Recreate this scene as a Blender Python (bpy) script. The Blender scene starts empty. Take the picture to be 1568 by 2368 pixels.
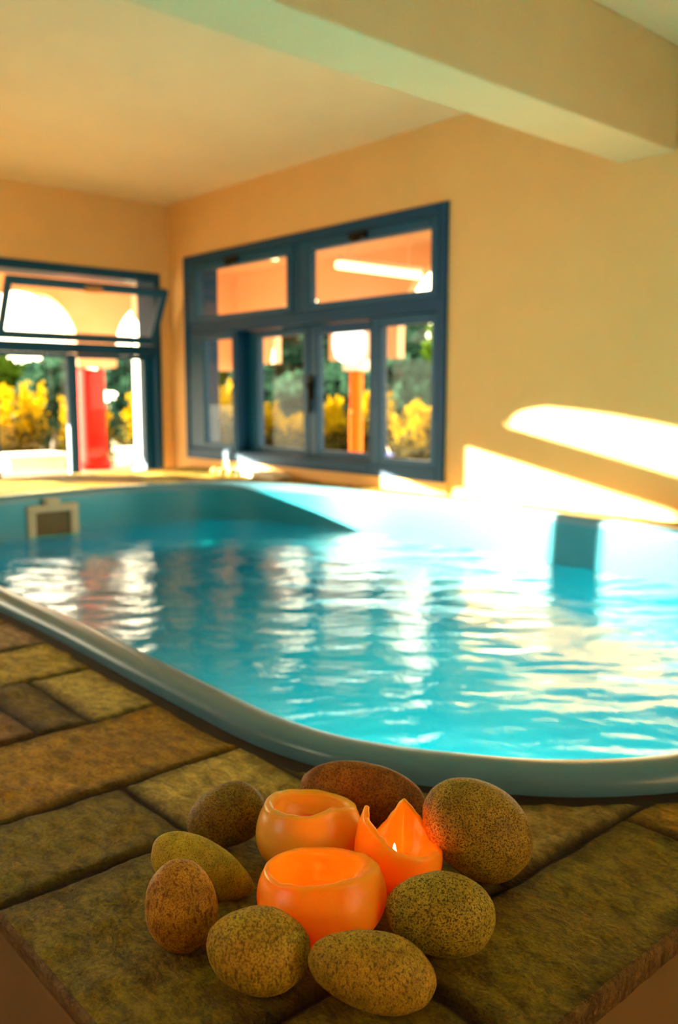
import bpy, bmesh, math, random
from mathutils import Vector, Matrix, noise
random.seed(7)
SC = bpy.context.scene
COL = SC.collection

# ------------------------------------------------------------------ helpers
def lin(r, g, b):
    f = lambda c: (c/255/12.92) if c/255 <= .04045 else ((c/255+.055)/1.055)**2.4
    return (f(r), f(g), f(b), 1)

def tag(o, label=None, cat=None, group=None, kind=None):
    if label: o['label'] = label
    if cat: o['category'] = cat
    if group: o['group'] = group
    if kind: o['kind'] = kind
    return o

def obj(name, bm, mat, parent=None, smooth=False, bevel=0):
    me = bpy.data.meshes.new(name)
    bmesh.ops.recalc_face_normals(bm, faces=bm.faces[:])
    bm.to_mesh(me); bm.free()
    if smooth:
        for p in me.polygons: p.use_smooth = True
    o = bpy.data.objects.new(name, me); COL.objects.link(o)
    if mat: me.materials.append(mat)
    if parent: o.parent = parent
    if bevel:
        m = o.modifiers.new('soften', 'BEVEL'); m.width = bevel; m.segments = 2; m.limit_method = 'ANGLE'
    return o

def pyobj(name, v, f, mat, parent=None, smooth=False):
    me = bpy.data.meshes.new(name); me.from_pydata(v, [], f); me.update()
    if smooth:
        me.polygons.foreach_set('use_smooth', [True]*len(me.polygons))
    o = bpy.data.objects.new(name, me); COL.objects.link(o)
    if mat: me.materials.append(mat)
    if parent: o.parent = parent
    return o

def empty(name, loc=(0, 0, 0)):
    o = bpy.data.objects.new(name, None); COL.objects.link(o)
    o.location = loc; o.empty_display_size = .05
    return o

def box(bm, x0, x1, y0, y1, z0, z1):
    v = [bm.verts.new(p) for p in ((x0,y0,z0),(x1,y0,z0),(x1,y1,z0),(x0,y1,z0),(x0,y0,z1),(x1,y0,z1),(x1,y1,z1),(x0,y1,z1))]
    for q in ((0,3,2,1),(4,5,6,7),(0,1,5,4),(1,2,6,5),(2,3,7,6),(3,0,4,7)):
        bm.faces.new([v[i] for i in q])

def cyl(bm, p0, p1, r0, r1=None, n=24):
    r1 = r0 if r1 is None else r1
    p0, p1 = Vector(p0), Vector(p1); d = (p1-p0)
    m = Matrix.Translation((p0+p1)/2) @ d.to_track_quat('Z', 'Y').to_matrix().to_4x4()
    bmesh.ops.create_cone(bm, cap_ends=True, segments=n, radius1=r0, radius2=r1, depth=d.length, matrix=m)

def tube(bm, pts, radii, n=10):
    rings = []
    for i, p in enumerate(pts):
        p = Vector(p)
        d = (Vector(pts[min(i+1, len(pts)-1)])-Vector(pts[max(i-1, 0)])).normalized()
        a = d.orthogonal().normalized(); b = d.cross(a)
        rings.append([bm.verts.new(p+radii[i]*(math.cos(2*math.pi*k/n)*a+math.sin(2*math.pi*k/n)*b)) for k in range(n)])
    for i in range(len(rings)-1):
        for k in range(n):
            bm.faces.new((rings[i][k], rings[i][(k+1) % n], rings[i+1][(k+1) % n], rings[i+1][k]))
    bm.faces.new(rings[0][::-1]); bm.faces.new(rings[-1])

def lathe(bm, prof, n=32, c=(0, 0, 0)):
    rings = [[bm.verts.new((c[0]+r*math.cos(2*math.pi*k/n), c[1]+r*math.sin(2*math.pi*k/n), c[2]+z)) for k in range(n)] for r, z in prof]
    for i in range(len(rings)-1):
        for k in range(n):
            bm.faces.new((rings[i][k], rings[i][(k+1) % n], rings[i+1][(k+1) % n], rings[i+1][k]))
    if prof[0][0] > 1e-6: bm.faces.new(rings[0][::-1])
    if prof[-1][0] > 1e-6: bm.faces.new(rings[-1])

# ------------------------------------------------------------------ materials
class NT:
    def __init__(s, name):
        s.m = bpy.data.materials.new(name); s.m.use_nodes = True
        s.t = s.m.node_tree; s.t.nodes.clear()
        s.out = s.t.nodes.new('ShaderNodeOutputMaterial')
    def n(s, kind, **kw):
        nd = s.t.nodes.new('ShaderNode'+kind)
        for k, v in kw.items():
            if k in nd.inputs.keys(): nd.inputs[k].default_value = v
            else: setattr(nd, k, v)
        return nd
    def l(s, a, b): s.t.links.new(a, b)
    def noise(s, scale, detail=4, rough=.55, coord='Object', stretch=None, dist=0):
        tc = s.n('TexCoord'); src = tc.outputs[coord]
        if stretch:
            mp = s.n('Mapping'); mp.inputs['Scale'].default_value = stretch
            s.l(src, mp.inputs[0]); src = mp.outputs[0]
        nz = s.n('TexNoise'); nz.inputs['Scale'].default_value = scale
        nz.inputs['Detail'].default_value = detail; nz.inputs['Roughness'].default_value = rough
        nz.inputs['Distortion'].default_value = dist
        s.l(src, nz.inputs['Vector']); return nz.outputs['Fac']
    def ramp(s, fac, stops):
        r = s.n('ValToRGB'); e = r.color_ramp.elements
        while len(e) < len(stops): e.new(.5)
        for el, (p, c) in zip(e, stops): el.position = p; el.color = c
        s.l(fac, r.inputs[0]); return r.outputs[0]
    def mix(s, fac, a, b, mode='MIX'):
        m = s.n('Mix', data_type='RGBA', blend_type=mode)
        for sock, v in ((m.inputs[0], fac), (m.inputs[6], a), (m.inputs[7], b)):
            if hasattr(v, 'links') or hasattr(v, 'is_linked'): s.l(v, sock)
            else: sock.default_value = v
        return m.outputs[2]
    def bump(s, h, strength=.3, dist=.002):
        b = s.n('Bump'); b.inputs['Strength'].default_value = strength; b.inputs['Distance'].default_value = dist
        s.l(h, b.inputs['Height']); return b.outputs[0]
    def pbr(s, color, rough=.6, normal=None, **kw):
        p = s.n('BsdfPrincipled')
        if hasattr(color, 'is_linked'): s.l(color, p.inputs['Base Color'])
        else: p.inputs['Base Color'].default_value = color
        if hasattr(rough, 'is_linked'): s.l(rough, p.inputs['Roughness'])
        else: p.inputs['Roughness'].default_value = rough
        if normal: s.l(normal, p.inputs['Normal'])
        for k, v in kw.items(): p.inputs[k].default_value = v
        s.l(p.outputs[0], s.out.inputs[0]); return s.m

BW = lambda v: (v, v, v, 1)

def plaster(name, c, var=.06, bump=.25, scale=60):
    t = NT(name)
    a = t.noise(3, 3); b = t.noise(scale, 5)
    col = t.mix(t.ramp(a, [(.3, BW(0)), (.7, BW(1))]), tuple(x*(1-var) for x in c[:3])+(1,), c)
    return t.pbr(col, .85, t.bump(b, bump, .004))

def paint(name, c, rough=.35, var=.15, spec=.5):
    t = NT(name)
    col = t.mix(t.noise(14, 3), tuple(x*(1-var) for x in c[:3])+(1,), c)
    return t.pbr(col, rough, t.bump(t.noise(180, 3), .06, .001), **{'Specular IOR Level': spec})

M_wall = plaster('cream_plaster', (.86, .53, .21, 1))
M_ceil = plaster('ceiling_plaster', (.92, .72, .45, 1))
M_beam = plaster('beam_plaster', (.84, .64, .36, 1), .05, .7, 90)
M_deckwall = plaster('parapet_plaster', (.22, .145, .05, 1), .2, .12, 25)
M_lowfloor = plaster('screed_floor', (.40, .28, .17, 1), .2)
M_blue = paint('blue_paint', (.002, .060, .165, 1), .5, .15, .2)
M_blue2 = paint('blue_sash_paint', (.003, .080, .20, 1), .45, .15, .25)
M_veranda = plaster('peach_plaster', (.80, .50, .30, 1))
M_terrace = plaster('terrace_tile', (.22, .14, .06, 1), .3)
M_white = paint('white_render', (.85, .80, .68, 1), .7, .05)
M_red = paint('red_paint', (.80, .008, .003, 1), .8, .05, .15)
M_orange = paint('orange_paint', (.90, .17, .002, 1), .6, .05, .2)
M_dark = paint('dark_bronze', (.010, .006, .003, 1), .5, .2, .15)
M_brass = paint('brass', (.45, .20, .04, 1), .3)
M_rim = paint('gelcoat_rim', (.09, .26, .38, 1), .28, .03)

def liner():
    t = NT('pool_gelcoat')
    col = t.mix(t.noise(2.5, 2), (.012, .235, .36, 1), (.018, .27, .40, 1))
    return t.pbr(col, .25)
M_liner = liner()

def glass():
    t = NT('window_glass')
    tr = t.n('BsdfTransparent'); tr.inputs[0].default_value = (.97, .985, .98, 1)
    gl = t.n('BsdfGlossy'); gl.inputs['Roughness'].default_value = .0
    lw = t.n('LayerWeight'); pw = t.n('Math', operation='POWER'); t.l(lw.outputs['Facing'], pw.inputs[0]); pw.inputs[1].default_value = 5
    ma = t.n('Math', operation='MULTIPLY_ADD'); t.l(pw.outputs[0], ma.inputs[0]); ma.inputs[1].default_value = .6; ma.inputs[2].default_value = .007
    mx = t.n('MixShader'); t.l(ma.outputs[0], mx.inputs[0]); t.l(tr.outputs[0], mx.inputs[1]); t.l(gl.outputs[0], mx.inputs[2])
    t.l(mx.outputs[0], t.out.inputs[0]); return t.m
M_glass = glass()

def water_mat():
    t = NT('pool_water')
    rf = t.n('BsdfRefraction'); rf.inputs['IOR'].default_value = 1.333; rf.inputs['Roughness'].default_value = 0
    rf.inputs['Color'].default_value = (.14, 1.0, .95, 1)
    gl = t.n('BsdfGlossy'); gl.inputs['Roughness'].default_value = .02
    fr = t.n('Fresnel'); fr.inputs['IOR'].default_value = 1.333
    nb = t.bump(t.noise(60, 3, .55, 'Object', (1, 1.6, 1)), .2, .004)
    for nd in (rf, gl, fr): t.l(nb, nd.inputs['Normal'])
    mx = t.n('MixShader'); t.l(fr.outputs[0], mx.inputs[0]); t.l(rf.outputs[0], mx.inputs[1]); t.l(gl.outputs[0], mx.inputs[2])
    t.l(mx.outputs[0], t.out.inputs[0]); return t.m
M_water = water_mat()

def stone_floor():
    t = NT('natural_stone_paving')
    at = t.n('Attribute', attribute_name='tone'); ms = t.n('Attribute', attribute_name='joint')
    n1 = t.noise(38, 7, .7, 'Object', (1, 1.7, 1), .5); n2 = t.noise(260, 4, .6); n3 = t.noise(9, 3)
    n4 = t.noise(130, 6, .65, 'Object', (.5, 1.5, 1), .7)
    c = t.mix(t.ramp(n1, [(.36, BW(.42)), (.62, BW(1.12))]), BW(0), at.outputs['Color'])
    c = t.mix(1.0, at.outputs['Color'], t.ramp(n1, [(.38, BW(.40)), (.60, BW(1.0))]), 'MULTIPLY')
    c = t.mix(t.ramp(n3, [(.48, BW(0)), (.72, BW(.4))]), c, (.26, .14, .022, 1))
    c = t.mix(1.0, c, t.ramp(n2, [(.3, BW(.6)), (.62, BW(1.0))]), 'MULTIPLY')
    c = t.mix(t.ramp(n4, [(.63, BW(0)), (.75, BW(.35))]), c, (.50, .42, .22, 1))
    c = t.mix(ms.outputs['Fac'], c, (.035, .022, .008, 1))
    hh = t.n('Math', operation='ADD'); t.l(n4, hh.inputs[0]); t.l(n2, hh.inputs[1])
    return t.pbr(c, .66, t.bump(hh.outputs[0], .8, .0042), **{'Specular IOR Level': .25})
M_stone = stone_floor()

def pebble_mat(name, base, dark, warm, speck=150, thr=.60, streak=None, amount=.9):
    t = NT(name)
    n1 = t.noise(speck, 4, .6, 'Object', streak, .3); n2 = t.noise(28, 4, .6); n3 = t.noise(speck*2.4, 2)
    c = t.mix(t.ramp(n2, [(.38, BW(0)), (.65, BW(1))]), base, warm)
    c = t.mix(t.ramp(n3, [(.40, BW(.6)), (.54, BW(0))]), c, dark)
    c = t.mix(1.0, c, t.ramp(t.noise(70, 5, .65), [(.35, BW(.62)), (.6, BW(1))]), 'MULTIPLY')
    c = t.mix(t.ramp(n1, [(thr-.02, BW(0)), (thr+.06, BW(amount))]), c, dark)
    return t.pbr(c, .62, t.bump(n1, -.35, .0012), **{'Specular IOR Level': .3})

def wax(name, c, var):
    t = NT(name)
    col = t.mix(t.ramp(t.noise(22, 3), [(.35, BW(0)), (.7, BW(1))]), c, var)
    p = t.n('BsdfPrincipled'); t.l(col, p.inputs['Base Color']); p.inputs['Roughness'].default_value = .33
    p.inputs['Subsurface Weight'].default_value = .9; p.inputs['Subsurface Radius'].default_value = (1.0, .50, .12); p.inputs['Subsurface Scale'].default_value = .022
    t.l(t.bump(t.noise(120, 3), .08, .001), p.inputs['Normal'])
    tr = t.n('BsdfTranslucent'); tr.inputs[0].default_value = (1, .36, .06, 1)
    mx = t.n('MixShader'); mx.inputs[0].default_value = .20
    t.l(p.outputs[0], mx.inputs[1]); t.l(tr.outputs[0], mx.inputs[2]); t.l(mx.outputs[0], t.out.inputs[0])
    return t.m

def leaf(name, c1, c2, trans):
    t = NT(name)
    col = t.mix(t.noise(6, 3), c1, c2)
    d = t.n('BsdfDiffuse'); tr = t.n('BsdfTranslucent'); t.l(col, d.inputs[0]); t.l(col, tr.inputs[0])
    mx = t.n('MixShader'); mx.inputs[0].default_value = trans
    t.l(d.outputs[0], mx.inputs[1]); t.l(tr.outputs[0], mx.inputs[2]); t.l(mx.outputs[0], t.out.inputs[0]); return t.m
M_leaf_dark = leaf('olive_foliage', (.010, .034, .024, 1), (.036, .090, .058, 1), .35)
M_leaf_green = leaf('green_foliage', (.012, .035, .003, 1), (.05, .09, .006, 1), .4)
M_leaf_yellow = leaf('yellow_broom', (.20, .125, .002, 1), (.38, .25, .003, 1), .45)
M_leaf_scrub = leaf('dry_scrub', (.03, .028, .006, 1), (.08, .065, .014, 1), .4)
M_bark = paint('bark', (.07, .045, .025, 1), .8, .4)

def emit(name, c, s):
    t = NT(name); e = t.n('Emission'); e.inputs[0].default_value = c; e.inputs[1].default_value = s
    t.l(e.outputs[0], t.out.inputs[0]); return t.m
M_flame = emit('candle_flame', (1, .76, .34, 1), 5)
M_lantern = emit('sunlit_lantern_glow', (1, .92, .78, 1), 3)
M_tube = emit('lamp_tube', (1, .72, .30, 1), 4)

# ------------------------------------------------------------------ camera
cam = bpy.data.cameras.new('camera'); co = bpy.data.objects.new('camera', cam); COL.objects.link(co)
F = Vector((-0.74183846, 0.65757612, -0.13141291)); R = Vector((0.66310639, 0.74852185, 0.00222405)); U = Vector((-0.09982791, 0.08549086, 0.99132522))
co.matrix_world = Matrix(((R.x, U.x, -F.x, 0), (R.y, U.y, -F.y, 0), (R.z, U.z, -F.z, .42), (0, 0, 0, 1)))
cam.sensor_fit = 'VERTICAL'; cam.sensor_height = 36; cam.sensor_width = 24
cam.lens = 2031.0975/2368*36; cam.clip_start = .02; cam.clip_end = 300
cam.dof.use_dof = True; cam.dof.focus_distance = .685; cam.dof.aperture_fstop = 5.6
SC.camera = co

# ------------------------------------------------------------------ room shell
XL, YR, ZC = -4.7, 2.8, 1.53
XB, YF, ZF = 1.9, -1.9, -.9

def wall_with_hole(name, mat, axis, a0, a1, t0, t1, z0, z1, holes, label):
    """slab whose long side runs along `axis`; holes = (s0, s1, z0, z1) sorted along it"""
    bm = bmesh.new()
    def bx(s0, s1, u0, u1):
        if s1-s0 < 1e-6 or u1-u0 < 1e-6: return
        if axis == 'x': box(bm, s0, s1, t0, t1, u0, u1)
        else: box(bm, t0, t1, s0, s1, u0, u1)
    s = a0
    for h in holes:
        bx(s, h[0], z0, z1); bx(h[0], h[1], z0, h[2]); bx(h[0], h[1], h[3], z1); s = h[1]
    bx(s, a1, z0, z1)
    return tag(obj(name, bm, mat), label, kind='structure')

WL = (1.62, 2.735, -.15, 1.13)
WR = (-4.51, -2.485, .055, 1.206)
wall_with_hole('wall_left', M_wall, 'y', YF, YR+.2, XL-.2, XL, ZF, ZC, [(-.90, .93, -.15, ZC), (.93, 1.31, -.15, .50), WL], 'cream plastered end wall with the blue garden door')
wall_with_hole('wall_right', M_wall, 'x', XL, XB+.2, YR, YR+.2, ZF, ZC, [WR], 'cream plastered wall with the wide blue window')
wall_with_hole('wall_front', M_wall, 'x', XL, XB+.2, YF-.2, YF, ZF, ZC, [(-2.2, -1.3, .66, 1.30)], 'cream plastered wall behind the pool deck')
wall_with_hole('wall_back', M_wall, 'y', YF, YR, XB, XB+.2, ZF, ZC, [(1.0, 2.2, .80, 1.25)], 'cream plastered wall at the far end of the hall')
bm = bmesh.new(); box(bm, XL, XB+.2, YF-.2, YR+.2, ZC, ZC+.15)
tag(obj('ceiling', bm, M_ceil), 'plain warm plastered ceiling', kind='structure')
bm = bmesh.new(); box(bm, -1.712, -1.509, YF, YR, 1.209, ZC)
tag(obj('ceiling_beam', bm, M_beam, bevel=.006), 'plastered beam crossing under the ceiling', kind='structure')
bm = bmesh.new(); box(bm, XL, XB, YF, YR, ZF-.1, ZF)
tag(obj('floor', bm, M_lowfloor), 'brown lower floor around the raised pool', kind='structure')

# ------------------------------------------------------------------ pool outline
PTS = [(-3.12,.664),(-2.4,.636),(-1.726,.629),(-1.419,.625),(-1.164,.614),(-.982,.609),(-.87,.607),(-.80,.613),(-.733,.628),(-.661,.661),(-.581,.713),
       (-.51,.772),(-.465,.827),(-.432,.880),(-.405,.95),(-.388,1.05),(-.383,1.3),(-.383,1.9),(-.40,2.15),(-.46,2.34),(-.58,2.47),(-.80,2.545),
       (-1.27,2.575),(-1.70,2.60),(-2.01,2.612),(-2.54,2.583),(-3.03,2.527),(-3.30,2.42),(-3.46,2.27),(-3.55,2.06),(-3.585,1.884),(-3.575,1.6),
       (-3.525,1.285),(-3.46,.98),(-3.33,.76)]
def spline(pts, per=8):
    out = []; n = len(pts)
    for i in range(n):
        p0, p1, p2, p3 = (Vector(pts[(i+k-1) % n]) for k in range(4))
        for k in range(per):
            t = k/per
            # centripetal-like cubic with chord-scaled tangents
            d1, d2, d0 = (p2-p1).length, (p3-p2).length, (p1-p0).length
            m1 = ((p1-p0)/d0*d1+(p2-p1)/d1*d0)/(d0+d1)*d1
            m2 = ((p2-p1)/d1*d2+(p3-p2)/d2*d1)/(d1+d2)*d1
            h = (2*t**3-3*t*t+1, t**3-2*t*t+t, -2*t**3+3*t*t, t**3-t*t)
            out.append(h[0]*p1+h[1]*m1+h[2]*p2+h[3]*m2)
    return out
OUT = spline(PTS)
NO = len(OUT)
NRM = []
for i in range(NO):
    d = (OUT[(i+1) % NO]-OUT[i-1]).normalized(); NRM.append(Vector((-d.y, d.x)))      # counter-clockwise outline: inward normal
for _ in range(3):
    NRM = [(NRM[i-1]+NRM[i]*2+NRM[(i+1) % NO]).normalized() for i in range(NO)]

def inside(x, y, poly):
    c = False; j = len(poly)-1
    for i in range(len(poly)):
        xi, yi = poly[i]; xj, yj = poly[j]
        if (yi > y) != (yj > y) and x < (xj-xi)*(y-yi)/(yj-yi)+xi: c = not c
        j = i
    return c
def seg_dist(x, y, poly):
    best = 9
    for i in range(0, len(poly)):
        ax, ay = poly[i]; bx_, by_ = poly[(i+1) % len(poly)]
        dx, dy = bx_-ax, by_-ay; L = dx*dx+dy*dy
        t = max(0, min(1, ((x-ax)*dx+(y-ay)*dy)/L)); e = (ax+t*dx-x)**2+(ay+t*dy-y)**2
        if e < best: best = e
    return math.sqrt(best)
OUTT = [(p.x, p.y) for p in OUT]
COARSE = OUTT[::2]

# ------------------------------------------------------------------ stone deck (one paved surface, stones and joints in its mesh)
XE, YE, XW = -.308, .237, -4.5
L1, L2, DK, OR_, OL, BR = (.95,.78,.16), (.86,.66,.08), (.28,.20,.016), (.70,.41,.02), (.36,.285,.012), (.22,.15,.012)
NEAR = [(-.438,-.30,.434,.772,OL),(-.438,-.30,.2,.434,OL),(-.438,-.30,.772,1.2,OR_),
        (-.697,-.438,.2,.585,OL),(-.697,-.438,.585,.9,(.60,.45,.11)),(-.84,-.697,.427,.588,L1),(-.84,-.697,.588,.8,L2),(-.84,-.697,.2,.427,OL),
        (-1.035,-.84,.2,.594,OR_),(-1.035,-.84,.594,.8,BR),(-1.25,-1.035,.49,.8,L1),(-1.25,-1.035,.42,.49,DK),(-1.25,-1.035,.2,.42,(.48,.26,.06)),
        (-1.43,-1.25,.2,.8,L2),(-1.608,-1.43,.2,.8,(.66,.44,.19)),(-1.80,-1.608,.2,.8,OR_),(-2.02,-1.80,.2,.8,L2)]
def stone_at(x, y):
    if y < 1.0 or x > -.6:
        for s in NEAR:
            if s[0] <= x < s[1] and s[2] <= y < s[3]: return s
    # further off: courses of uneven slabs
    if y > 2.3: cw, off, row = .24, .07, int((y-2.3)/.14); r0 = 2.3+row*.14; r1 = r0+.14
    else: cw, off = .27, .0; row = int((y+5)/.31); r0 = row*.31-5; r1 = r0+.31
    xx = x+row*.137; k = math.floor(xx/cw)
    rnd = random.Random(k*977+row*31)
    c = rnd.choice((L1, L2, OR_, OL, (.60,.38,.13)))
    return (k*cw-row*.137, (k+1)*cw-row*.137, r0, r1, c)
def deck_grid(x0, x1, y0, y1, st, V, FC, CT, CJ, skip=None):
    nx, ny = int(round((x1-x0)/st)), int(round((y1-y0)/st))
    base = len(V); keep = {}
    for i in range(nx+1):
        for j in range(ny+1):
            x, y = x0+(x1-x0)*i/nx, y0+(y1-y0)*j/ny
            if skip and skip(x, y): continue
            s = stone_at(x, y)
            wob = .004*noise.noise((x*22, y*22, 3))
            e = min(x-s[0], s[1]-x, y-s[2], s[3]-y)
            if abs(y-YE) < .03 or abs(x-XE) < .02: e = max(e, 0) if e < .02 else e
            ins = inside(x, y, COARSE)
            near = (.35 < y < 1.2) or y > 2.2 or x < -3 or x > -.7
            d = seg_dist(x, y, COARSE) if near else 9
            if ins:
                if d > .03: continue
                d = 0
            e2 = min(e, d-.022)+wob
            k = max(0, min(1, (e2-.0015)/.006)); k = k*k*(3-2*k)
            rel = noise.noise((x*9, y*9, .3))*.0022+noise.noise((x*30, y*40, 1.3))*.0017+noise.noise((x*75, y*110, 4.3))*.0010
            z = -.0065+k*(.0065+rel-.001)
            # worn dark margin along each joint
            dm = max(0, min(1, (e2-.006+.012*noise.noise((x*16, y*16, 8)))/.022))
            c = s[4]; f = .42+.58*dm
            keep[(i, j)] = len(V); V.append((x, y, z)); CT.append((c[0]*f, c[1]*f, c[2]*f, 1)); CJ.append(1-k)
    for i in range(nx):
        for j in range(ny):
            q = [keep.get((i, j)), keep.get((i+1, j)), keep.get((i+1, j+1)), keep.get((i, j+1))]
            if None not in q: FC.append(q)
V, FC, CT, CJ = [], [], [], []
deck_grid(-2.3, XE, YE, 1.0, .0042, V, FC, CT, CJ)
deck_grid(XW, -2.3, YE, YR, .016, V, FC, CT, CJ)
deck_grid(-2.3, XE, 1.0, YR, .016, V, FC, CT, CJ)
# rough edge of the slabs
def skirt(p0, p1, n):
    b = len(V)
    for i in range(n+1):
        x, y = p0[0]+(p1[0]-p0[0])*i/n, p0[1]+(p1[1]-p0[1])*i/n
        ox, oy = (0, -1) if p0[1] == p1[1] else (1, 0)
        w = .002*noise.noise((x*40, y*40, 6))
        for z, o in ((-.0005, -.001), (-.003, .002+w), (-.007 if oy else -.022, .002+w), (-.026, -.004)):
            V.append((x+ox*o, y+oy*o, z)); CT.append((.26, .17, .055, 1)); CJ.append(0)
    for i in range(n):
        for k in range(3): FC.append([b+i*4+k, b+(i+1)*4+k, b+(i+1)*4+k+1, b+i*4+k+1])
skirt((XW, YE), (XE, YE), 700); skirt((XE, YE), (XE, YR), 400)
deck = pyobj('floor_deck', V, FC, M_stone, smooth=True)
ca = deck.data.color_attributes.new('tone', 'FLOAT_COLOR', 'POINT')
ca.data.foreach_set('color', [c for q in CT for c in q])
fa = deck.data.attributes.new('joint', 'FLOAT', 'POINT'); fa.data.foreach_set('value', CJ)
tag(deck, 'raised deck of uneven natural stone slabs with dark joints', kind='structure')
bm = bmesh.new()
box(bm, XW, XE-.002, YE+.002, YE+.15, ZF, -.024); box(bm, XE-.10, XE-.002, YE+.15, YR, ZF, -.024); box(bm, XW, XW+.15, YE+.15, YR, ZF, -.024)
tag(obj('wall_parapet', bm, M_deckwall, bevel=.003), 'smooth brown plastered side of the raised deck', kind='structure')

# ------------------------------------------------------------------ pool
pool = tag(empty('swimming_pool', (-1.97, 1.6, -.85)), 'small oval light blue moulded pool sunk in the stone deck', 'pool')
def sweep(name, prof, mat, cap=False):
    v, f = [], []
    for d, z in prof:
        for i in range(NO):
            p = OUT[i]+NRM[i]*d; v.append((p.x, p.y, z))
    for k in range(len(prof)-1):
        for i in range(NO):
            f.append((k*NO+i, k*NO+(i+1) % NO, (k+1)*NO+(i+1) % NO, (k+1)*NO+i))
    if cap:
        c = len(v); v.append((-1.97, 1.6, prof[-1][1])); k = len(prof)-1
        for i in range(NO): f.append((k*NO+i, k*NO+(i+1) % NO, c))
    o = pyobj(name, v, f, mat, smooth=True)
    o.parent = pool; o.matrix_parent_inverse = Matrix.Translation(pool.location).inverted()
    return o
sweep('rim', [(.004,-.03),(0,-.012),(0,.006),(.003,.013),(.010,.0175),(.022,.020),(.036,.0195),(.047,.016),(.054,.009),(.056,0),(.0555,-.012)], M_rim)
sweep('shell', [(.0555,-.010),(.057,-.04),(.060,-.155),(.066,-.45),(.075,-.62),(.095,-.70),(.14,-.745),(.22,-.76),(.35,-.765)], M_liner, True)
# skimmer mouth on the end wall
def shift(o):
    o.parent = pool; o.matrix_parent_inverse = Matrix.Translation(pool.location).inverted(); return o
M_skim = paint('skimmer_plastic', (.62, .52, .36, 1), .4, .05)
ys0, ys1, zt, zb, xs = 1.395, 1.615, -.030, -.165, -3.485
bm = bmesh.new()
box(bm, xs-.03, xs+.012, ys0, ys1, zt-.03, zt); box(bm, xs-.03, xs+.012, ys0, ys0+.036, zb, zt-.028)
box(bm, xs-.03, xs+.012, ys1-.036, ys1, zb, zt-.028); box(bm, xs-.03, xs+.012, ys0, ys1, zb-.03, zb+.004)
box(bm, xs-.03, xs+.012, 1.472, 1.535, zt-.004, -.006)
sk = shift(obj('skimmer', bm, M_skim, bevel=.006)); sk.rotation_euler = (0, 0, 0); sk['label'] = 'cream plastic skimmer frame'
bm = bmesh.new(); box(bm, xs-.05, xs-.002, ys0+.03, ys1-.03, zb, zt-.028)
ob = obj('skimmer_mouth_shade', bm, paint('mouth_shade_paint', (.16, .10, .03, 1), .5)); ob.parent = sk  # dark block filling the mouth, stands for the shade inside it

# water: rippled surface
V, FC = [], []; st = .0095; keep = {}
inset = [(OUT[i].x+NRM[i].x*.052, OUT[i].y+NRM[i].y*.052) for i in range(0, NO, 2)]
nx, ny = int(3.25/st), int(2.05/st)
def ripple(x, y):
    v = Vector((x, y, 0))
    a, b = x*.664+y*.748, y*.664-x*.748
    h = noise.noise((a*3.5, b*9, .5))*.0040+noise.noise((a*8+b*2, b*21, 1.5))*.0022+noise.noise((a*20-b*6, b*42, 2.5))*.0014+noise.noise((a*48, b*76+a*9, 3.5))*.0007
    return h
for i in range(nx+1):
    for j in range(ny+1):
        x, y = -3.6+i*st, .6+j*st
        if inside(x, y, inset): keep[(i, j)] = len(V); V.append((x, y, -.155+ripple(x, y)))
for i in range(nx):
    for j in range(ny):
        q = [keep.get((i, j)), keep.get((i+1, j)), keep.get((i+1, j+1)), keep.get((i, j+1))]
        if None not in q: FC.append(q)
tag(pyobj('pool_water', V, FC, M_water, smooth=True), 'rippling turquoise water filling the pool', 'water', kind='stuff')

# ------------------------------------------------------------------ windows
def ring(bm, axis, s0, s1, z0, z1, t0, t1, w0, w1, wb, wt):
    """rectangular frame: stiles w0 / w1 wide, rails wb / wt high"""
    def bx(a0, a1, b0, b1):
        if axis == 'x': box(bm, a0, a1, t0, t1, b0, b1)
        else: box(bm, t0, t1, a0, a1, b0, b1)
    bx(s0, s0+w0, z0, z1); bx(s1-w1, s1, z0, z1)
    if wb: bx(s0+w0, s1-w1, z0, z0+wb)
    if wt: bx(s0+w0, s1-w1, z1-wt, z1)
def pane(axis, s0, s1, z0, z1, t, parent):
    bm = bmesh.new()
    if axis == 'x': box(bm, s0, s1, t-.002, t+.002, z0, z1)
    else: box(bm, t-.002, t+.002, s0, s1, z0, z1)
    return obj('glass_pane', bm, M_glass, parent)
def sash(axis, s0, s1, z0, z1, t0, t1, w0, w1, wb, wt, parent):
    bm = bmesh.new(); ring(bm, axis, s0, s1, z0, z1, t0, t1, w0, w1, wb, wt)
    o = obj('sash', bm, M_blue2, parent, bevel=.005)
    pane(axis, s0+w0-.004, s1-w1+.004, z0+(wb or 0)-.004, z1-(wt or 0)+.004, (t0+t1)/2, o)
    return o
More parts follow.
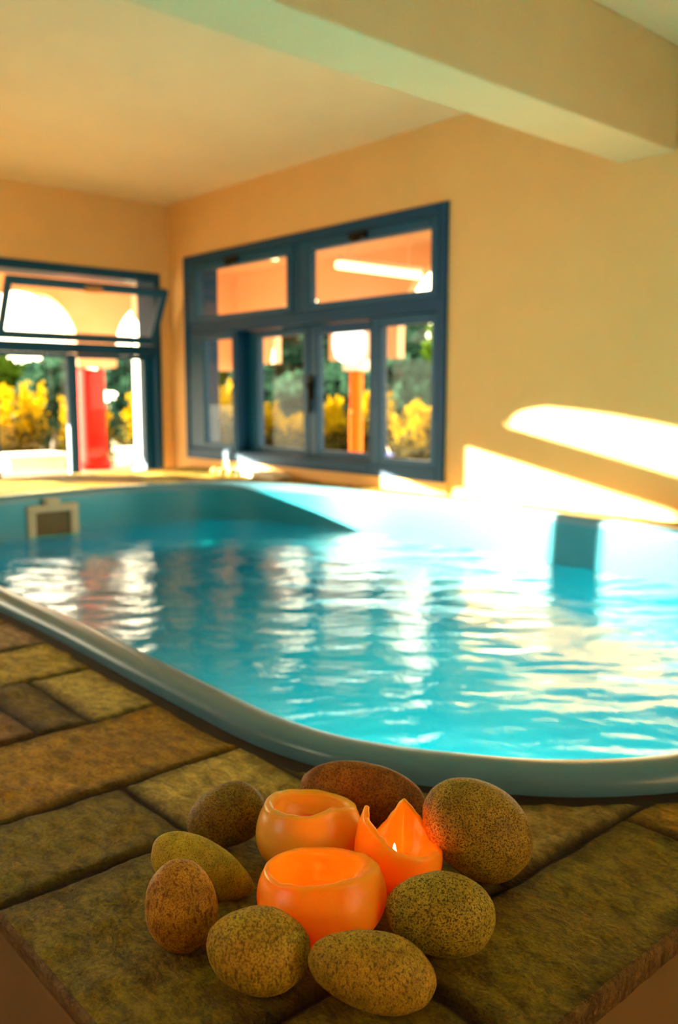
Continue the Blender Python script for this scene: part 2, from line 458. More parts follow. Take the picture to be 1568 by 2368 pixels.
# wide window in the right wall
w1 = tag(empty('window_1', (-3.5, YR, .06)), 'wide blue window with two top lights above four lower panes', kind='structure')
def under(o, root):
    if o.parent is None: o.parent = root
    if o.parent == root: o.matrix_parent_inverse = Matrix.Translation(root.location).inverted()
    return o
bm = bmesh.new()
ring(bm, 'x', -4.512, -2.483, .054, 1.208, YR-.014, YR+.2, .040, .042, .060, .045)
box(bm, -4.475, -2.523, YR-.006, YR+.09, .770, .832); box(bm, -3.500, -3.440, YR-.004, YR+.05, .832, 1.163)
box(bm, -4.475, -4.018, YR-.004, YR+.06, .100, .122); box(bm, -4.018, -3.998, YR-.004, YR+.15, .100, .770); box(bm, -2.950, -2.925, YR-.004, YR+.06, .100, .770)
under(obj('frame', bm, M_blue, bevel=.004), w1)
for s0, s1, a, b in ((-4.470, -3.502, .085, .050), (-3.438, -2.530, .070, .045)):
    sh = under(sash('x', s0, s1, .832, 1.160, YR-.010, YR+.035, a, b, .030, .046, None), w1)
    bm = bmesh.new(); c = (s0+s1)/2-.03; box(bm, c-.055, c+.055, YR-.032, YR-.010, 1.122, 1.150); box(bm, c-.02, c+.02, YR-.045, YR-.03, 1.108, 1.140)
    lt = obj('latch', bm, M_dark, sh, bevel=.004)
under(sash('x', -4.470, -4.020, .122, .768, YR-.008, YR+.035, .150, .018, .030, .040, None), w1)
under(sash('x', -2.923, -2.528, .105, .768, YR-.010, YR+.035, .050, .034, .035, .042, None), w1)
under(sash('x', -3.998, -3.476, .095, .768, YR+.072, YR+.115, .090, .044, .050, .040, None), w1)
cas = under(sash('x', -3.470, -2.950, .095, .768, YR+.072, YR+.115, .066, .070, .052, .045, None), w1)
bm = bmesh.new(); cyl(bm, (-3.455, YR+.060, .49), (-3.455, YR+.060, .33), .010, .008); cyl(bm, (-3.455, YR+.075, .47), (-3.455, YR+.045, .47), .016); box(bm, -3.475, -3.435, YR+.062, YR+.074, .40, .52)
obj('handle', bm, M_dark, cas, bevel=.002)
bm = bmesh.new(); box(bm, -3.998, -2.952, YR-.020, YR+.075, .083, .098)
under(obj('sill', bm, M_blue2, bevel=.003), w1)
bm = bmesh.new(); box(bm, -4.49, -2.46, YR-.012, YR+.0, .0, .056); 
tag(obj('trim_1', bm, M_wall, bevel=.004), 'low plastered ledge under the wide window', kind='structure')

# tall garden door / window in the left wall
w2 = tag(empty('window_2', (XL, 1.6, -.15)), 'tall blue glazed garden door with a tilted top light', kind='structure')
bm = bmesh.new()
ring(bm, 'y', 1.618, 2.737, -.15, 1.130, XL-.2, XL+.012, .045, .040, .05, .050)
box(bm, XL-.09, XL+.006, 1.66, 2.70, .652, .708)
under(obj('frame', bm, M_blue, bevel=.004), w2)
for s0, s1, a, b in ((1.700, 2.214, .074, .044), (2.216, 2.698, .012, .050)):
    under(sash('y', s0, s1, -.148, .650, XL-.085, XL-.045, a, b, .020, .024, None), w2)
bm = bmesh.new(); box(bm, XL-.085, XL-.045, 1.663, 1.698, -.10, .65); under(obj('stile', bm, M_blue2, bevel=.003), w2)
def hopper(s0, s1, tilt):
    """top light hinged along its lower edge, tipped into the room"""
    h = sash('y', s0, s1, 0, .342, -.040, 0, .032, .042, .036, .040, None)
    under(h, w2)
    h.matrix_parent_inverse = Matrix.Translation(w2.location).inverted()
    h.location = (XL+.010, 0, .712); h.rotation_euler = (0, math.radians(tilt), 0)
    c = (s0+s1)/2
    bm = bmesh.new(); box(bm, 0, .022, c-.05, c+.05, .305, .335); obj('latch', bm, M_brass, h, bevel=.003)
    return h
hopper(1.765, 2.700, 29)
# added unseen openings, shaped for the sun patches: low window, tall one, fanlight
def arch_fill(name, y0, y1, z0, z1, c, rx, ry, sp):
    bm = bmesh.new()
    lo = [(y0, z0), (c-rx, z0), (c-rx, sp)]+[(c+rx*math.cos(math.pi*(1-k/40)), sp+ry*math.sin(math.pi*(1-k/40))) for k in range(1, 40)]+[(c+rx, sp), (c+rx, z0), (y1, z0)]
    q = [[(bm.verts.new((t, s_, z)), bm.verts.new((t, s_, z1))) for s_, z in lo] for t in (XL-.2, XL)]
    for i in range(len(lo)-1):
        if abs(lo[i][0]-lo[i+1][0]) > 1e-5:
            for k in (0, 1): bm.faces.new((q[k][i][0], q[k][i+1][0], q[k][i+1][1], q[k][i][1]))
        bm.faces.new((q[0][i][0], q[1][i][0], q[1][i+1][0], q[0][i+1][0]))
    return obj(name, bm, M_wall)
tag(arch_fill('added_wall_arch', -.90, .93, .82, ZC, -.09, .84, .175, .825), 'added unseen plaster arch shaping the upper sun patch', kind='structure')
w5 = tag(empty('added_window_5', (0, 0, 0)), 'added unseen blue door and low window, shaped for the sun patches', kind='structure')
bm = bmesh.new(); a, b = XL-.12, XL-.06
box(bm, a, b, -.90, -.88, -.11, .70); box(bm, a, b, -.90, 1.31, -.15, -.11); box(bm, a, b, -.90, .93, .70, .825); box(bm, a, b, .918, .93, .50, .70)
box(bm, a, b, .93, 1.28, .47, .50); box(bm, a, b, 1.28, 1.31, -.11, .50); box(bm, a, b, -.03, .106, -.11, .70)
obj('frame', bm, M_blue, w5, bevel=.003)
pane('y', -.88, -.03, -.11, .70, XL-.09, w5); pane('y', .106, .92, -.11, .70, XL-.09, w5); pane('y', .92, 1.28, -.11, .47, XL-.09, w5)
# unseen windows added behind the camera to brighten deck and beam
def plain_window(name, axis, s0, s1, z0, z1, t0, t1, label):
    w = tag(empty(name, (0, 0, 0)), label, kind='structure')
    bm = bmesh.new(); ring(bm, axis, s0, s1, z0, z1, t0, t1, .05, .05, .05, .05)
    m = (s0+s1)/2
    if axis == 'x': box(bm, m-.03, m+.03, t0, t1, z0+.05, z1-.05)
    else: box(bm, t0, t1, m-.03, m+.03, z0+.05, z1-.05)
    obj('frame', bm, M_blue, w, bevel=.004)
    pane(axis, s0+.05, m-.03, z0+.05, z1-.05, (t0+t1)/2, w); pane(axis, m+.03, s1-.05, z0+.05, z1-.05, (t0+t1)/2, w)
plain_window('added_window_3', 'x', -2.2, -1.3, .66, 1.30, YF-.16, YF-.06, 'unseen blue framed window added to light the deck')
plain_window('added_window_4', 'y', 1.0, 2.2, .80, 1.25, XB+.06, XB+.16, 'unseen blue framed window added to light the beam')

# ------------------------------------------------------------------ candles
M_waxF = wax('glowing_wax', (1.0, .58, .035, 1), (1.0, .64, .06, 1))
M_waxA = wax('pale_wax', (.95, .62, .08, 1), (.98, .68, .12, 1))
M_pool_wax = wax('melted_wax', (1.0, .26, .05, 1), (.9, .16, .03, 1))
M_wick = paint('charred_wick', (.02, .012, .008, 1), .9)
def interp(tab, th):
    th %= 360
    k = sorted(tab); ks = [k[-1]-360]+k+[k[0]+360]; vs = [tab[k[-1]]]+[tab[q] for q in k]+[tab[k[0]]]
    for i in range(len(ks)-1):
        if ks[i] <= th <= ks[i+1]:
            t = (th-ks[i])/(ks[i+1]-ks[i]); t = t*t*(3-2*t)*.6+t*.4
            return vs[i]*(1-t)+vs[i+1]*t
def candle(c, Rr, Vl, Vu, px, az, H, T, floor_z, mat, label, flame=None, seed=0):
    """hollow ball candle; H = rim height and T = wall thickness by bearing (0 = towards the deck corner)"""
    root = tag(empty('candle', (c[0], c[1], 0)), label, 'candle', 'burnt down ball candles')
    NTH = 144; v, f = [], []
    cz = c[2]
    def rad(z): return Rr*math.sqrt(max(.02, 1-(z/(Vl if z < 0 else Vu))**2))
    NB, NI, NL = 20, 12, 12
    rings = []
    for a in range(NTH):
        th = 360*a/NTH; ang = math.radians(az+180+th)     # bearing 0 faces the viewer's corner, growing to the right
        ca_, sa_ = math.cos(ang), math.sin(ang)
        h = interp(H, th)*px; t = interp(T, th)*Rr
        h += .0008*noise.noise((math.cos(math.radians(th))*3, math.sin(math.radians(th))*3, seed))
        prof = [(Rr*.30, -cz)]
        z0 = -.88*Vl
        prof.append((rad(z0)*.93, -cz+.0008))
        for k in range(NB+1):
            z = z0+(h-z0)*k/NB; prof.append((rad(z)*(1 if k else 1.0), z))
        ro = rad(h); rt = min(t*.5, .0035+.0*t)
        ri = ro-t
        for k in range(1, NL):
            p = math.pi*k/NL; prof.append((ro-t/2+t/2*math.cos(p), h+min(t*.55, .0065)*math.sin(p)))
        zf = floor_z*px
        for k in range(NI+1):
            s = k/NI; z = h+(zf-h)*s
            prof.append((max(.006, ri*(1-.16*s*s)+.0012*noise.noise((th*.03, s*3, seed+5))), z))
        rings.append([(c[0]*0+r*ca_, r*sa_, cz+z) for r, z in prof])
    m = len(rings[0])
    for r in rings: v += r
    for a in range(NTH):
        b = (a+1) % NTH
        for k in range(m-1): f.append((a*m+k, b*m+k, b*m+k+1, a*m+k+1))
    cb = len(v); v.append((0, 0, 0)); ct = len(v); v.append((0, 0, cz+floor_z*px))
    for a in range(NTH):
        b = (a+1) % NTH; f.append((cb, b*m, a*m)); f.append((ct, a*m+m-1, b*m+m-1))
    body = pyobj('wax_body', v, f, mat, root, smooth=True)
    # liquid wax lying in the hollow
    r_in = min(interp(H, 0) and Rr*.6, Rr*.62)
    bm = bmesh.new(); bmesh.ops.create_circle(bm, cap_ends=True, segments=40, radius=r_in*.93, matrix=Matrix.Translation((0, 0, cz+floor_z*px+.0012)))
    obj('melted_wax', bm, M_pool_wax, root)
    fx, fy = flame if flame else (0, 0)
    bm = bmesh.new(); zz = cz+floor_z*px
    tube(bm, [(fx, fy, zz), (fx+.0003, fy, zz+.004), (fx+.001, fy+.0003, zz+.0075)], [.0009, .0009, .0007], 8)
    obj('wick', bm, M_wick, root)
    return root, cz+floor_z*px
# viewer-right and viewer-back unit vectors for a bearing az
bA = candle((-.5736, .4735, .0314), .0477, .0357, .0470, .000388, 140.46,
    {0:72, 20:78, 40:80, 60:72, 90:54, 120:42, 150:42, 190:48, 210:54, 240:62, 280:64, 315:70, 340:72},
    {0:.16, 90:.16, 180:.13, 270:.18}, 8, M_waxA, 'pale yellow hollow candle behind the front one, its inside only dimly lit', seed=1)
bB = candle((-.4907, .4177, .0329), .0509, .0373, .0398, .0003395, 139.6,
    {0:70, 30:68, 60:58, 90:46, 120:34, 150:27, 180:28, 210:34, 240:42, 270:52, 300:59, 330:66},
    {0:.15, 40:.22, 75:.38, 110:.30, 150:.15, 210:.11, 270:.11, 330:.13}, -38, M_waxF, 'glowing orange hollow ball candle nearest the front, with a wide smooth rim', seed=2)
bC = candle((-.495, .5074, .029), .0378, .033, .0667, .00037, 134.3,
    {0:46, 20:38, 40:28, 60:28, 75:18, 90:12, 120:18, 135:30, 150:58, 162:82, 171:97, 178:88, 188:60, 200:32, 213:14, 228:18, 240:46, 252:86, 264:112, 276:108, 290:96, 315:86, 334:72, 345:58},
    {0:.20, 60:.20, 90:.17, 170:.13, 213:.12, 264:.12, 315:.20}, -28, M_waxF, 'small candle with two tall pointed wax peaks and a burning flame', flame=(-.0022, -.0025), seed=3)
def flame(root, z, hgt, vis=True, off=(0, 0)):
    bm = bmesh.new()
    lathe(bm, [(.0001, 0), (hgt*.12, hgt*.06), (hgt*.17, hgt*.22), (hgt*.16, hgt*.40), (hgt*.10, hgt*.65), (hgt*.06, hgt*.86), (.0001, hgt)], 20, (off[0], off[1], z))
    return obj('flame', bm, M_flame, root, smooth=True)
def glow(root, x, y, z, w, col, rad=.005):
    l = bpy.data.lights.new('candle_glow', 'POINT'); l.energy = w; l.color = col; l.shadow_soft_size = rad
    o = bpy.data.objects.new('candle_glow', l); COL.objects.link(o); o.parent = root; o.location = (x, y, z)
flame(bC[0], bC[1]+.006, .0165, True, (-.0022, -.0025))
flame(bB[0], bB[1]+.003, .006)
glow(bC[0], -.0022, -.0025, bC[1]+.016, .060, (1, .075, .004), .004)
glow(bB[0], 0, 0, bB[1]+.012, .046, (1, .13, .006), .004)
glow(bA[0], 0, 0, bA[1]+.010, .009, (1, .20, .02), .004)

# ------------------------------------------------------------------ pebbles
Y1, Y2 = (.46, .33, .11, 1), (.40, .25, .075, 1)
mats = dict(
    back_left=pebble_mat('brown_granite', (0.476, 0.343, 0.039, 1), (0.050, 0.028, 0.007, 1), (0.336, 0.203, 0.021, 1), 720, 0.517),
    long=pebble_mat('pale_granite', (0.756, 0.655, 0.052, 1), (0.140, 0.090, 0.017, 1), (0.644, 0.530, 0.057, 1), 760, 0.562, None, .7),
    egg=pebble_mat('reddish_stone', (0.644, 0.343, 0.037, 1), (0.150, 0.050, 0.010, 1), (0.727, 0.437, 0.047, 1), 330, 0.557, (1, 1, .5), .75),
    striped=pebble_mat('streaked_stone', (0.700, 0.562, 0.057, 1), (0.130, 0.080, 0.014, 1), (0.587, 0.390, 0.042, 1), 240, 0.567, (1.6, 1.6, .4), .8),
    front=pebble_mat('speckled_sandstone', (0.673, 0.515, 0.052, 1), (0.110, 0.065, 0.012, 1), (0.644, 0.437, 0.045, 1), 560, 0.542, (1, 1, .6), .8),
    right=pebble_mat('speckled_granite', (0.657, 0.577, 0.057, 1), (0.060, 0.040, 0.008, 1), (0.560, 0.437, 0.042, 1), 620, 0.527),
    large=pebble_mat('pitted_granite', (0.630, 0.484, 0.052, 1), (0.050, 0.030, 0.007, 1), (0.532, 0.343, 0.034, 1), 720, 0.517),
    back=pebble_mat('rusty_granite', (0.532, 0.234, 0.026, 1), (0.080, 0.025, 0.007, 1), (0.420, 0.156, 0.015, 1), 720, 0.522))
PEB = [
    ('back_left', (-0.6558, 0.4401, 0.0297), (0.0387, 0.0285, 0.0269), 22, .10, 'small brown speckled pebble at the back left, above the long pale one'),
    ('long', (-0.5962, 0.3754, 0.0274), (0.0463, 0.0226, 0.0207), -24, -.16, 'long pale yellowish pear shaped pebble lying behind the reddish egg'),
    ('egg', (-0.549, 0.3261, 0.034), (0.0348, 0.0278, 0.0266), 97, -.06, 'reddish egg shaped pebble standing upright at the left end of the ring'),
    ('striped', (-0.4714, 0.3421, 0.029), (0.0373, 0.0293, 0.0283), -8, .04, 'round pale pebble with dark streaks, left one of the front pair'),
    ('front', (-0.4024, 0.3879, 0.0271), (0.0447, 0.0262, 0.022), -14, .08, 'wide flattish speckled pebble, nearest of the ring'),
    ('right', (-0.4127, 0.4693, 0.0304), (0.0423, 0.0305, 0.0273), -10, .10, 'greenish yellow black speckled pebble to the right of the front candle'),
    ('large', (-0.4636, 0.5741, 0.0427), (0.0516, 0.0399, 0.0389), -32, .03, 'largest pitted pebble at the back right, lit red by the flame'),
    ('back', (-0.5915, 0.5550, 0.0341), (0.0628, 0.0338, 0.0245), -10, -.02, 'dark rusty red pebble behind the candles beside the pool rim'),
]
def pebble(key, c, s, ang, egg, label, mat, seed, sub=5, group='pebbles around the candles'):
    a = math.radians(ang)
    A, B = math.cos(a)*R+math.sin(a)*U, -math.sin(a)*R+math.cos(a)*U
    bm = bmesh.new(); bmesh.ops.create_icosphere(bm, subdivisions=sub, radius=1)
    for v in bm.verts:
        p = v.co.copy()
        k = 1+.045*noise.noise(p*1.3+Vector((seed*3.1, 0, 0)))+.012*noise.noise(p*3.2+Vector((0, seed, 0)))
        w = 1+egg*p.x*1.2
        p = p*k; q = A*(p.x*s[0])+B*(p.y*w*s[1])+F*(p.z*w*s[2])
        q += q.normalized()*(.00022*noise.noise(q*300))
        v.co = q
    zmin = min(v.co.z for v in bm.verts)
    o = obj('pebble', bm, mat, smooth=True); o.location = (c[0], c[1], -zmin-.0015)
    return tag(o, label, 'pebble', group)
for i, (k, c, s, a, e, lb) in enumerate(PEB): pebble(k, c, s, a, e, lb, mats[k], i+1)

# ------------------------------------------------------------------ towel and small stones under the wide window
def cloth():
    t = NT('white_terry'); return t.pbr((.86, .82, .74, 1), .95, t.bump(t.noise(400, 3), .5, .002))
bm = bmesh.new(); n = 26
for layer, (z, sh) in enumerate(((.014, 0), (.028, .015))):
    g = [[None]*(n+1) for _ in range(n+1)]
    tw = [[None]*(n+1) for _ in range(n+1)]
    for i in range(n+1):
        for j in range(n+1):
            x = -3.97+sh+(.50-sh*2)*i/n; y = 2.655+.11*j/n
            e = min(i, n-i, j, n-j)/n
            zz = z+.010*noise.noise((x*14, y*20, layer))+.004*min(1, e*8)
            g[i][j] = bm.verts.new((x+.01*noise.noise((y*30, x*9, 2)), y+.008*noise.noise((x*20, 3, layer)), zz))
            tw[i][j] = bm.verts.new((g[i][j].co.x, g[i][j].co.y, max(.0005, zz-.012)))
    for i in range(n):
        for j in range(n):
            bm.faces.new((g[i][j], g[i+1][j], g[i+1][j+1], g[i][j+1])); bm.faces.new((tw[i][j], tw[i][j+1], tw[i+1][j+1], tw[i+1][j]))
    for i in range(n):
        bm.faces.new((g[i][0], tw[i][0], tw[i+1][0], g[i+1][0])); bm.faces.new((g[i][n], g[i+1][n], tw[i+1][n], tw[i][n]))
        bm.faces.new((g[0][i], g[0][i+1], tw[0][i+1], tw[0][i])); bm.faces.new((g[n][i], tw[n][i], tw[n][i+1], g[n][i+1]))
tag(obj('towel', bm, cloth(), smooth=True), 'crumpled white towel on the deck under the wide window', 'towel')
M_shell = pebble_mat('yellow_shingle', (.80, .62, .20, 1), (.4, .25, .06, 1), (.72, .5, .14, 1), 60, .65)  # pale yellow stone with darker specks
for i, (x, lb) in enumerate(((-3.965, 'small yellow stone at the left corner of the white towel'), (-3.905, 'middle small yellow stone in front of the white towel'), (-3.82, 'rightmost small yellow stone in front of the white towel'))):
    pebble('s', (x, 2.632, 0), (.026, .020, .018), 10*i, .05, lb, M_shell, 20+i, 3, 'small stones by the towel')

# ------------------------------------------------------------------ outside: veranda, arcades, garden
bm = bmesh.new(); box(bm, -6.6, XL-.2, -2.6, 4.7, -.25, -.15); box(bm, XL-.2, 2.2, YR+.2, 4.7, -.25, -.15)
tag(obj('terrace_floor', bm, M_terrace), 'tiled veranda floor outside the windows', kind='structure')
bm = bmesh.new(); box(bm, -6.5, XL-.2, -2.6, 4.6, 1.42, 1.55); box(bm, XL-.2, 2.2, YR+.2, 4.6, 1.42, 1.55)
tag(obj('veranda_ceiling', bm, M_veranda), 'peach plastered veranda ceiling', kind='structure')
def arcade(name, axis, t0, t1, s0, s1, zb, zt, arches, label):
    pts = [(s0, zb)]
    for c, r, sp in arches:
        pts.append((c-r, zb))
        for k in range(25):
            a = math.pi*(1-k/24); pts.append((c+r*math.cos(a), sp+r*math.sin(a)))
        pts.append((c+r, zb))
    pts += [(s1, zb), (s1, zt), (s0, zt)]
    bm = bmesh.new()
    def P(s, z, t): return (s, t, z) if axis == 'x' else (t, s, z)
    # build as strips so that the arch outlines stay clean
    lo = []
    for s, z in pts[:-2]:
        if not lo or abs(s-lo[-1][0]) > 1e-5 or abs(z-lo[-1][1]) > 1e-5: lo.append((s, z))
    q = [[(bm.verts.new(P(s, z, t)), bm.verts.new(P(s, zt, t))) for s, z in lo] for t in (t0, t1)]
    for i in range(len(lo)-1):
        if abs(lo[i][0]-lo[i+1][0]) > 1e-5:
            for k in (0, 1): bm.faces.new((q[k][i][0], q[k][i+1][0], q[k][i+1][1], q[k][i][1]))
            bm.faces.new((q[0][i][1], q[0][i+1][1], q[1][i+1][1], q[1][i][1]))
        bm.faces.new((q[0][i][0], q[1][i][0], q[1][i+1][0], q[0][i+1][0]))
    bm.faces.new([q[0][0][0], q[0][0][1], q[1][0][1], q[1][0][0]]); bm.faces.new([q[0][-1][0], q[1][-1][0], q[1][-1][1], q[0][-1][1]])
    return tag(obj(name, bm, M_veranda), label, kind='structure')
arcade('wall_arcade_garden', 'y', -6.45, -6.28, .30, 4.6, .63, 1.45, [(2.575,.375,.79), (3.64,.37,.78)], 'peach wall of round arches beyond the garden door')
arcade('wall_arcade_yard', 'x', 4.40, 4.47, -6.28, 2.2, .68, 1.45, [(-5.42,.34,.86), (-3.90,.46,.84), (-2.5,.46,.84), (-1.1,.46,.84), (.3,.46,.84)], 'peach wall of round arches beyond the wide window')
bm = bmesh.new(); box(bm, -6.42, -6.30, .30, 1.04, .58, .65); box(bm, -6.42, -6.30, 1.04, 1.75, .34, .65)  # added out of view, stepped to keep low sun off the wall
tag(obj('sun_blocker', bm, M_veranda), 'added unseen peach panel that cuts the sun through the garden door', kind='structure')
def column(x, y, r, mat, label, square=None, capital=True, ztop=.66):
    root = tag(empty('column', (x, y, -.15)), label, kind='structure')
    bm = bmesh.new()
    if square: box(bm, -square[0]/2, square[0]/2, -square[1]/2, square[1]/2, 0, ztop+.15)
    else: lathe(bm, [(r*1.3, 0), (r*1.3, .05), (r, .06), (r, ztop+.10)], 32)
    obj('shaft', bm, mat, root, smooth=False)
    if capital:
        bm = bmesh.new(); w = (square[0]/2 if square else r)*1.25+.012; w2_ = (square[1]/2 if square else r)*1.25+.012
        box(bm, -w, w, -w2_, w2_, ztop+.07, ztop+.15); obj('capital', bm, M_white, root, bevel=.01)
    return root
column(-6.36, 3.095, .098, M_red, 'round red column between the arches beyond the garden door', capital=False)
column(-4.84, 4.46, .050, M_orange, 'slim orange column with a bright white capital beyond the wide window', ztop=.68)
column(-3.15+.0, 4.46, .062, M_orange, 'slim orange column further along the yard arcade', ztop=.68)
# white lantern on the orange column; emission stands in for sunlight on it
lan = tag(empty('lantern', (-4.745, 4.30, .66)), 'white lantern at the top of the orange column, its glow put in for sunlight', 'lantern')
bm = bmesh.new(); lathe(bm, [(.05, 0), (.095, .03), (.115, .10), (.115, .19), (.10, .22)], 24); obj('shade', bm, M_lantern, lan, smooth=False)
bm = bmesh.new(); box(bm, -.02, .02, 0, .10, .08, .12); obj('bracket', bm, M_white, lan)
# white post
pt = tag(empty('post', (-5.6, 3.115, -.15)), 'white square post standing just outside the garden door', 'post')
bm = bmesh.new(); box(bm, -.045, .045, -.052, .052, .04, 1.57); obj('shaft', bm, M_white, pt, bevel=.006)
bm = bmesh.new(); box(bm, -.065, .065, -.07, .07, 0, .05); obj('base', bm, M_white, pt, bevel=.006)
# hanging tube lamps
def tube_lamp(x, y0, y1, z, label):
    t = tag(empty('hanging_lamp', (x, (y0+y1)/2, z)), label, 'lamp', 'tube lamps under the veranda ceiling'); L = (y1-y0)/2
    bm = bmesh.new(); cyl(bm, (0, -L, 0), (0, L, 0), .022); obj('tube', bm, M_tube, t, smooth=False)
    bm = bmesh.new(); box(bm, -.03, .03, -L, L, .024, .05); obj('housing', bm, M_white, t, bevel=.004)
    for s in (-.7, .7):
        bm = bmesh.new(); cyl(bm, (0, s*L, .05), (0, s*L, 1.42-z), .005, n=8); obj('rod', bm, M_white, t)
tube_lamp(-4.08, 3.60, 4.32, 1.20, 'long glowing tube lamp seen through the right top light')
tube_lamp(-4.16, 3.10, 3.20, 1.215, 'short glowing tube lamp seen through the left top light')
# low white garden blocks
for x, y, w, d, h_, lb in ((-7.0, 2.85, .30, .46, .16, 'wide low white block among the yellow bushes, left of the red column'), (-7.0, 3.78, .30, .20, .17, 'small low white block right of the red column')):
    b = empty('garden_block', (x, y, -.25)); tag(b, lb, 'block')
    bm = bmesh.new(); box(bm, -w/2, w/2, -d/2, d/2, 0, h_); obj('body', bm, M_white, b, bevel=.008)
    bm = bmesh.new(); box(bm, -w/2-.02, w/2+.02, -d/2-.02, d/2+.02, h_, h_+.04); obj('cap', bm, M_white, b, bevel=.008)
bk = tag(empty('bucket', (-4.05, 3.95, -.15)), 'small blue bucket on the veranda behind the right pane', 'bucket')
bm = bmesh.new(); lathe(bm, [(.055, 0), (.075, .19), (.08, .19), (.08, .20), (.070, .20), (.052, .01)], 28); obj('body', bm, paint('blue_plastic', (.03, .10, .55, 1), .4), bk, smooth=True)
bm = bmesh.new(); tube(bm, [(.078*math.cos(a), 0, .19+.08*math.sin(a)) for a in [math.pi*k/14 for k in range(15)]], [.003]*15, 6); obj('handle', bm, M_white, bk)
bm = bmesh.new(); box(bm, -60, XL-.2, -40, 60, -.4, -.252); box(bm, XL-.2, 30, YR+.2, 60, -.4, -.252); box(bm, XL-.2, 30, -40, YF-.2, -.4, -.252); box(bm, XB+.2, 30, YF-.2, YR+.2, -.4, -.252)
g = NT('garden_soil'); gm = g.pbr(g.mix(g.noise(2, 5), (.085, .075, .02, 1), (.16, .13, .04, 1)), .95)
tag(obj('ground', bm, gm), 'dry garden ground', kind='structure')

# foliage
def leaves_mesh(name, n, shape, size, mat, seed, up=.0):
    rnd = random.Random(seed); v, f = [], []
    for _ in range(n):
        p = shape(rnd)
        d = Vector((rnd.gauss(0, 1), rnd.gauss(0, 1), rnd.gauss(0, .8)+up)).normalized()
        s = d.orthogonal().normalized(); s.rotate(Matrix.Rotation(rnd.random()*6.28, 3, d))
        L = size*(.6+.8*rnd.random()); W = L*.34
        b = len(v)
        v += [tuple(p), tuple(p+d*L*.5+s*W), tuple(p+d*L), tuple(p+d*L*.5-s*W)]
        f.append((b, b+1, b+2, b+3))
    return v, f
def blob(cs):
    def fn(r):
        c, rad = r.choice(cs)
        d = Vector((r.gauss(0, 1), r.gauss(0, 1), r.gauss(0, 1))).normalized()*(r.random()**.4)
        return Vector((c[0]+d.x*rad, c[1]+d.y*rad, c[2]+d.z*rad*.85))
    return fn
def make_tree(x, y, hgt, wid, mat, seed, label, n=6500):
    rnd = random.Random(seed); root = tag(empty('tree', (x, y, -.26)), label, 'tree', 'trees behind the arcades')
    bm = bmesh.new()
    tube(bm, [(0, 0, 0), (.03, .02, hgt*.3), (-.02, .05, hgt*.6), (.03, 0, hgt*.85)], [.09, .07, .05, .02], 10)
    for k in range(5):
        a = k*1.3; z = hgt*(.3+.1*k); tube(bm, [(0, 0, z), (math.cos(a)*wid*.3, math.sin(a)*wid*.3, z+hgt*.12), (math.cos(a)*wid*.6, math.sin(a)*wid*.6, z+hgt*.2)], [.04, .025, .01], 8)
    obj('trunk', bm, M_bark, root, smooth=True)
    cs = [((rnd.uniform(-.6, .6)*wid, rnd.uniform(-.6, .6)*wid, hgt*rnd.uniform(.16, .88)), wid*rnd.uniform(.28, .45)) for _ in range(18)]
    v, f = leaves_mesh('foliage', n, blob(cs), .16, mat, seed)
    pyobj('foliage', v, f, mat, root)
def make_bush(x, y, hgt, wid, seed, label, flower=M_leaf_yellow, low=M_leaf_scrub):
    root = tag(empty('bush', (x, y, -.26)), label, 'bush', 'yellow flowering bushes in the garden')
    rnd = random.Random(seed)
    wid *= .84
    sp = [(rnd.uniform(-1, 1)*wid, rnd.uniform(-1, 1)*wid*1.1, hgt*rnd.uniform(.5, 1.0)) for _ in range(26)]
    def spike(r):
        s = r.choice(sp); t = r.uniform(.45, 1.0); w = .05*(1.25-t)
        return Vector((s[0]*(.5+.5*t)+r.gauss(0, w), s[1]*(.5+.5*t)+r.gauss(0, w), s[2]*t))
    v, f = leaves_mesh('flowers', 2000, spike, .045, flower, seed, 1.2); pyobj('blossom', v, f, flower, root)
    def lowf(r):
        s = r.choice(sp); t = r.uniform(.0, .62)
        return Vector((s[0]*(.5+.5*t)+r.gauss(0, .07), s[1]*(.5+.5*t)+r.gauss(0, .07), s[2]*t))
    v, f = leaves_mesh('foliage', 1700, lowf, .06, low, seed+1, .8); pyobj('foliage', v, f, low, root)
# (x, y, height, spread, material, seed, label)
SHRUBS = [(-9.1, 6.6, 'low dark shrub behind the left fixed pane'), (-8.1, 7.2, 'low dark shrub in the far left of the wide window'), (-7.2, 7.25, 'low dark shrub behind the pale yellow bush'), (-6.3, 7.25, 'low dark shrub behind the small yellow bush'), (-5.4, 7.25, 'low dark shrub behind the orange column'), (-4.5, 7.25, 'low dark shrub in the rightmost pane'), (-3.6, 7.25, 'low dark shrub past the right edge of the wide window'), (-9.2, 3.4, 'low dark shrub behind the red column')]
TREES = [(-10.6, 3.5, 1.15, .60, M_leaf_green, 11, 'bright green tree seen through the left pane of the garden door'),
         (-10.6, 4.75, 1.22, .60, M_leaf_dark, 12, 'dark olive tree seen just right of the red column'),
         (-10.6, 6.0, 1.30, .60, M_leaf_dark, 13, 'olive tree behind the white post'),
         (-12.1, 8.1, 1.9, .64, M_leaf_green, 14, 'green tree glimpsed through the left fixed pane of the wide window'),
         (-10.75, 8.2, 2.5, .66, M_leaf_dark, 15, 'tall grey green tree filling the left casement of the wide window'),
         (-9.35, 8.3, 2.0, .58, M_leaf_dark, 16, 'dark tree left of the orange column'),
         (-8.15, 8.2, 1.75, .62, M_leaf_dark, 17, 'olive tree with sky gaps in the rightmost pane'),
         (-6.9, 8.2, 1.9, .62, M_leaf_green, 18, 'green tree at the right edge of the wide window')]
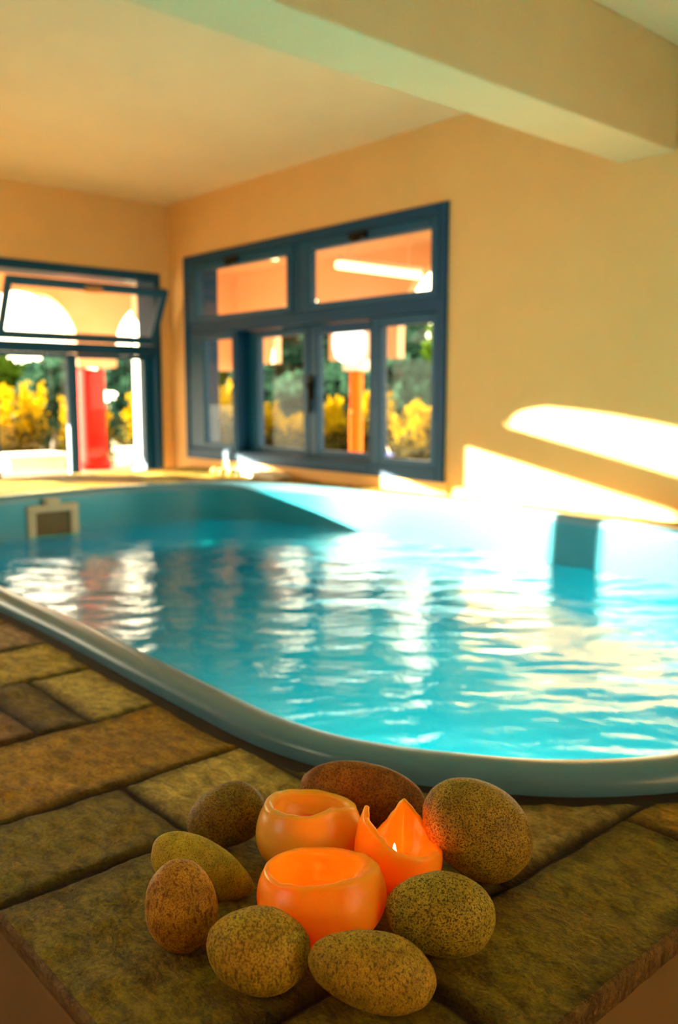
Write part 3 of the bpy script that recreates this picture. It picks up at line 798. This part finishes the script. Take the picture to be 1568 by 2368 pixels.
SHRUBS = [(-9.6, 7.0, 'low dark shrub in front of the tall grey green tree'), (-8.65, 7.0, 'low dark shrub behind the foot of the lantern column'),
          (-7.7, 7.0, 'low dark shrub left of centre in the rightmost pane'), (-6.8, 7.0, 'low dark shrub at the right edge of the rightmost pane'),
          (-9.3, 4.1, 'low dark shrub behind the red column')]
for t in TREES: make_tree(*t)
for k, (x, y, lb) in enumerate(SHRUBS): make_tree(x, y, 1.05, .40, M_leaf_dark, 60+k, lb, 3500)
BUSH = [(-8.1, 2.55, .72, .26, 31, 'yellow bush at the left edge of the garden door'), (-8.1, 3.2, .80, .28, 32, 'tall yellow bush behind the wide white block'),
        (-8.0, 3.85, .66, .25, 33, 'yellow bush just right of the red column'), (-8.0, 4.5, .70, .26, 34, 'yellow bush beside the white post'),
        (-8.3, 5.5, .84, .28, 36, 'tall yellow bush glimpsed through the left fixed pane'),
        (-8.35, 6.2, .60, .25, 37, 'pale yellow bush in the left casement'), (-7.65, 6.25, .50, .24, 38, 'small yellow bush beside the meeting stiles of the wide window'),
        (-7.1, 6.2, .68, .25, 39, 'bright yellow bush left of the orange column'), (-6.4, 6.25, .72, .25, 40, 'yellow bush left in the rightmost pane'),
        (-5.65, 6.0, .66, .22, 41, 'yellow bush right in the rightmost pane')]
for b in BUSH: make_bush(*b)

# ------------------------------------------------------------------ light
sun = bpy.data.lights.new('sun', 'SUN'); sun.energy = 60; sun.color = (1, .84, .56); sun.angle = math.radians(.53)
so = bpy.data.objects.new('sun', sun); COL.objects.link(so)
so.rotation_euler = Vector((1, .80, -.20)).to_track_quat('-Z', 'Y').to_euler()
# underwater lamp in the near wall of the pool
al = bpy.data.lights.new('underwater_lamp', 'AREA'); al.shape = 'DISK'; al.size = .22; al.energy = 50; al.color = (.08, 1, .66)
ao = bpy.data.objects.new('underwater_lamp', al); COL.objects.link(ao); ao.location = (-.86, .76, -.34)
ao.rotation_euler = Vector((-.15, 1, -1.1)).to_track_quat('-Z', 'Y').to_euler()
W = bpy.data.worlds.new('sky'); SC.world = W; W.use_nodes = True
nt = W.node_tree; nt.nodes.clear()
bg = nt.nodes.new('ShaderNodeBackground'); wo = nt.nodes.new('ShaderNodeOutputWorld')
tc = nt.nodes.new('ShaderNodeTexCoord'); sep = nt.nodes.new('ShaderNodeSeparateXYZ'); rp = nt.nodes.new('ShaderNodeValToRGB')
rp.color_ramp.elements[0].position = .0; rp.color_ramp.elements[0].color = (1, .83, .52, 1)
rp.color_ramp.elements[1].position = .6; rp.color_ramp.elements[1].color = (.95, .84, .66, 1)
nt.links.new(tc.outputs['Generated'], sep.inputs[0]); nt.links.new(sep.outputs['Z'], rp.inputs[0]); nt.links.new(rp.outputs[0], bg.inputs[0])
bg.inputs[1].default_value = 7.6; nt.links.new(bg.outputs[0], wo.inputs[0])

# ------------------------------------------------------------------ render look
SC.view_settings.view_transform = 'Standard'; SC.view_settings.look = 'None'; SC.view_settings.gamma = 1; SC.view_settings.exposure = .64
SC.view_settings.use_curve_mapping = False
cy = SC.cycles
cy.use_denoising = True
try: cy.denoiser = 'OPENIMAGEDENOISE'
except Exception: pass
cy.max_bounces = 12; cy.diffuse_bounces = 6; cy.glossy_bounces = 6; cy.transmission_bounces = 8; cy.transparent_max_bounces = 12
cy.sample_clamp_indirect = 12; cy.blur_glossy = .6
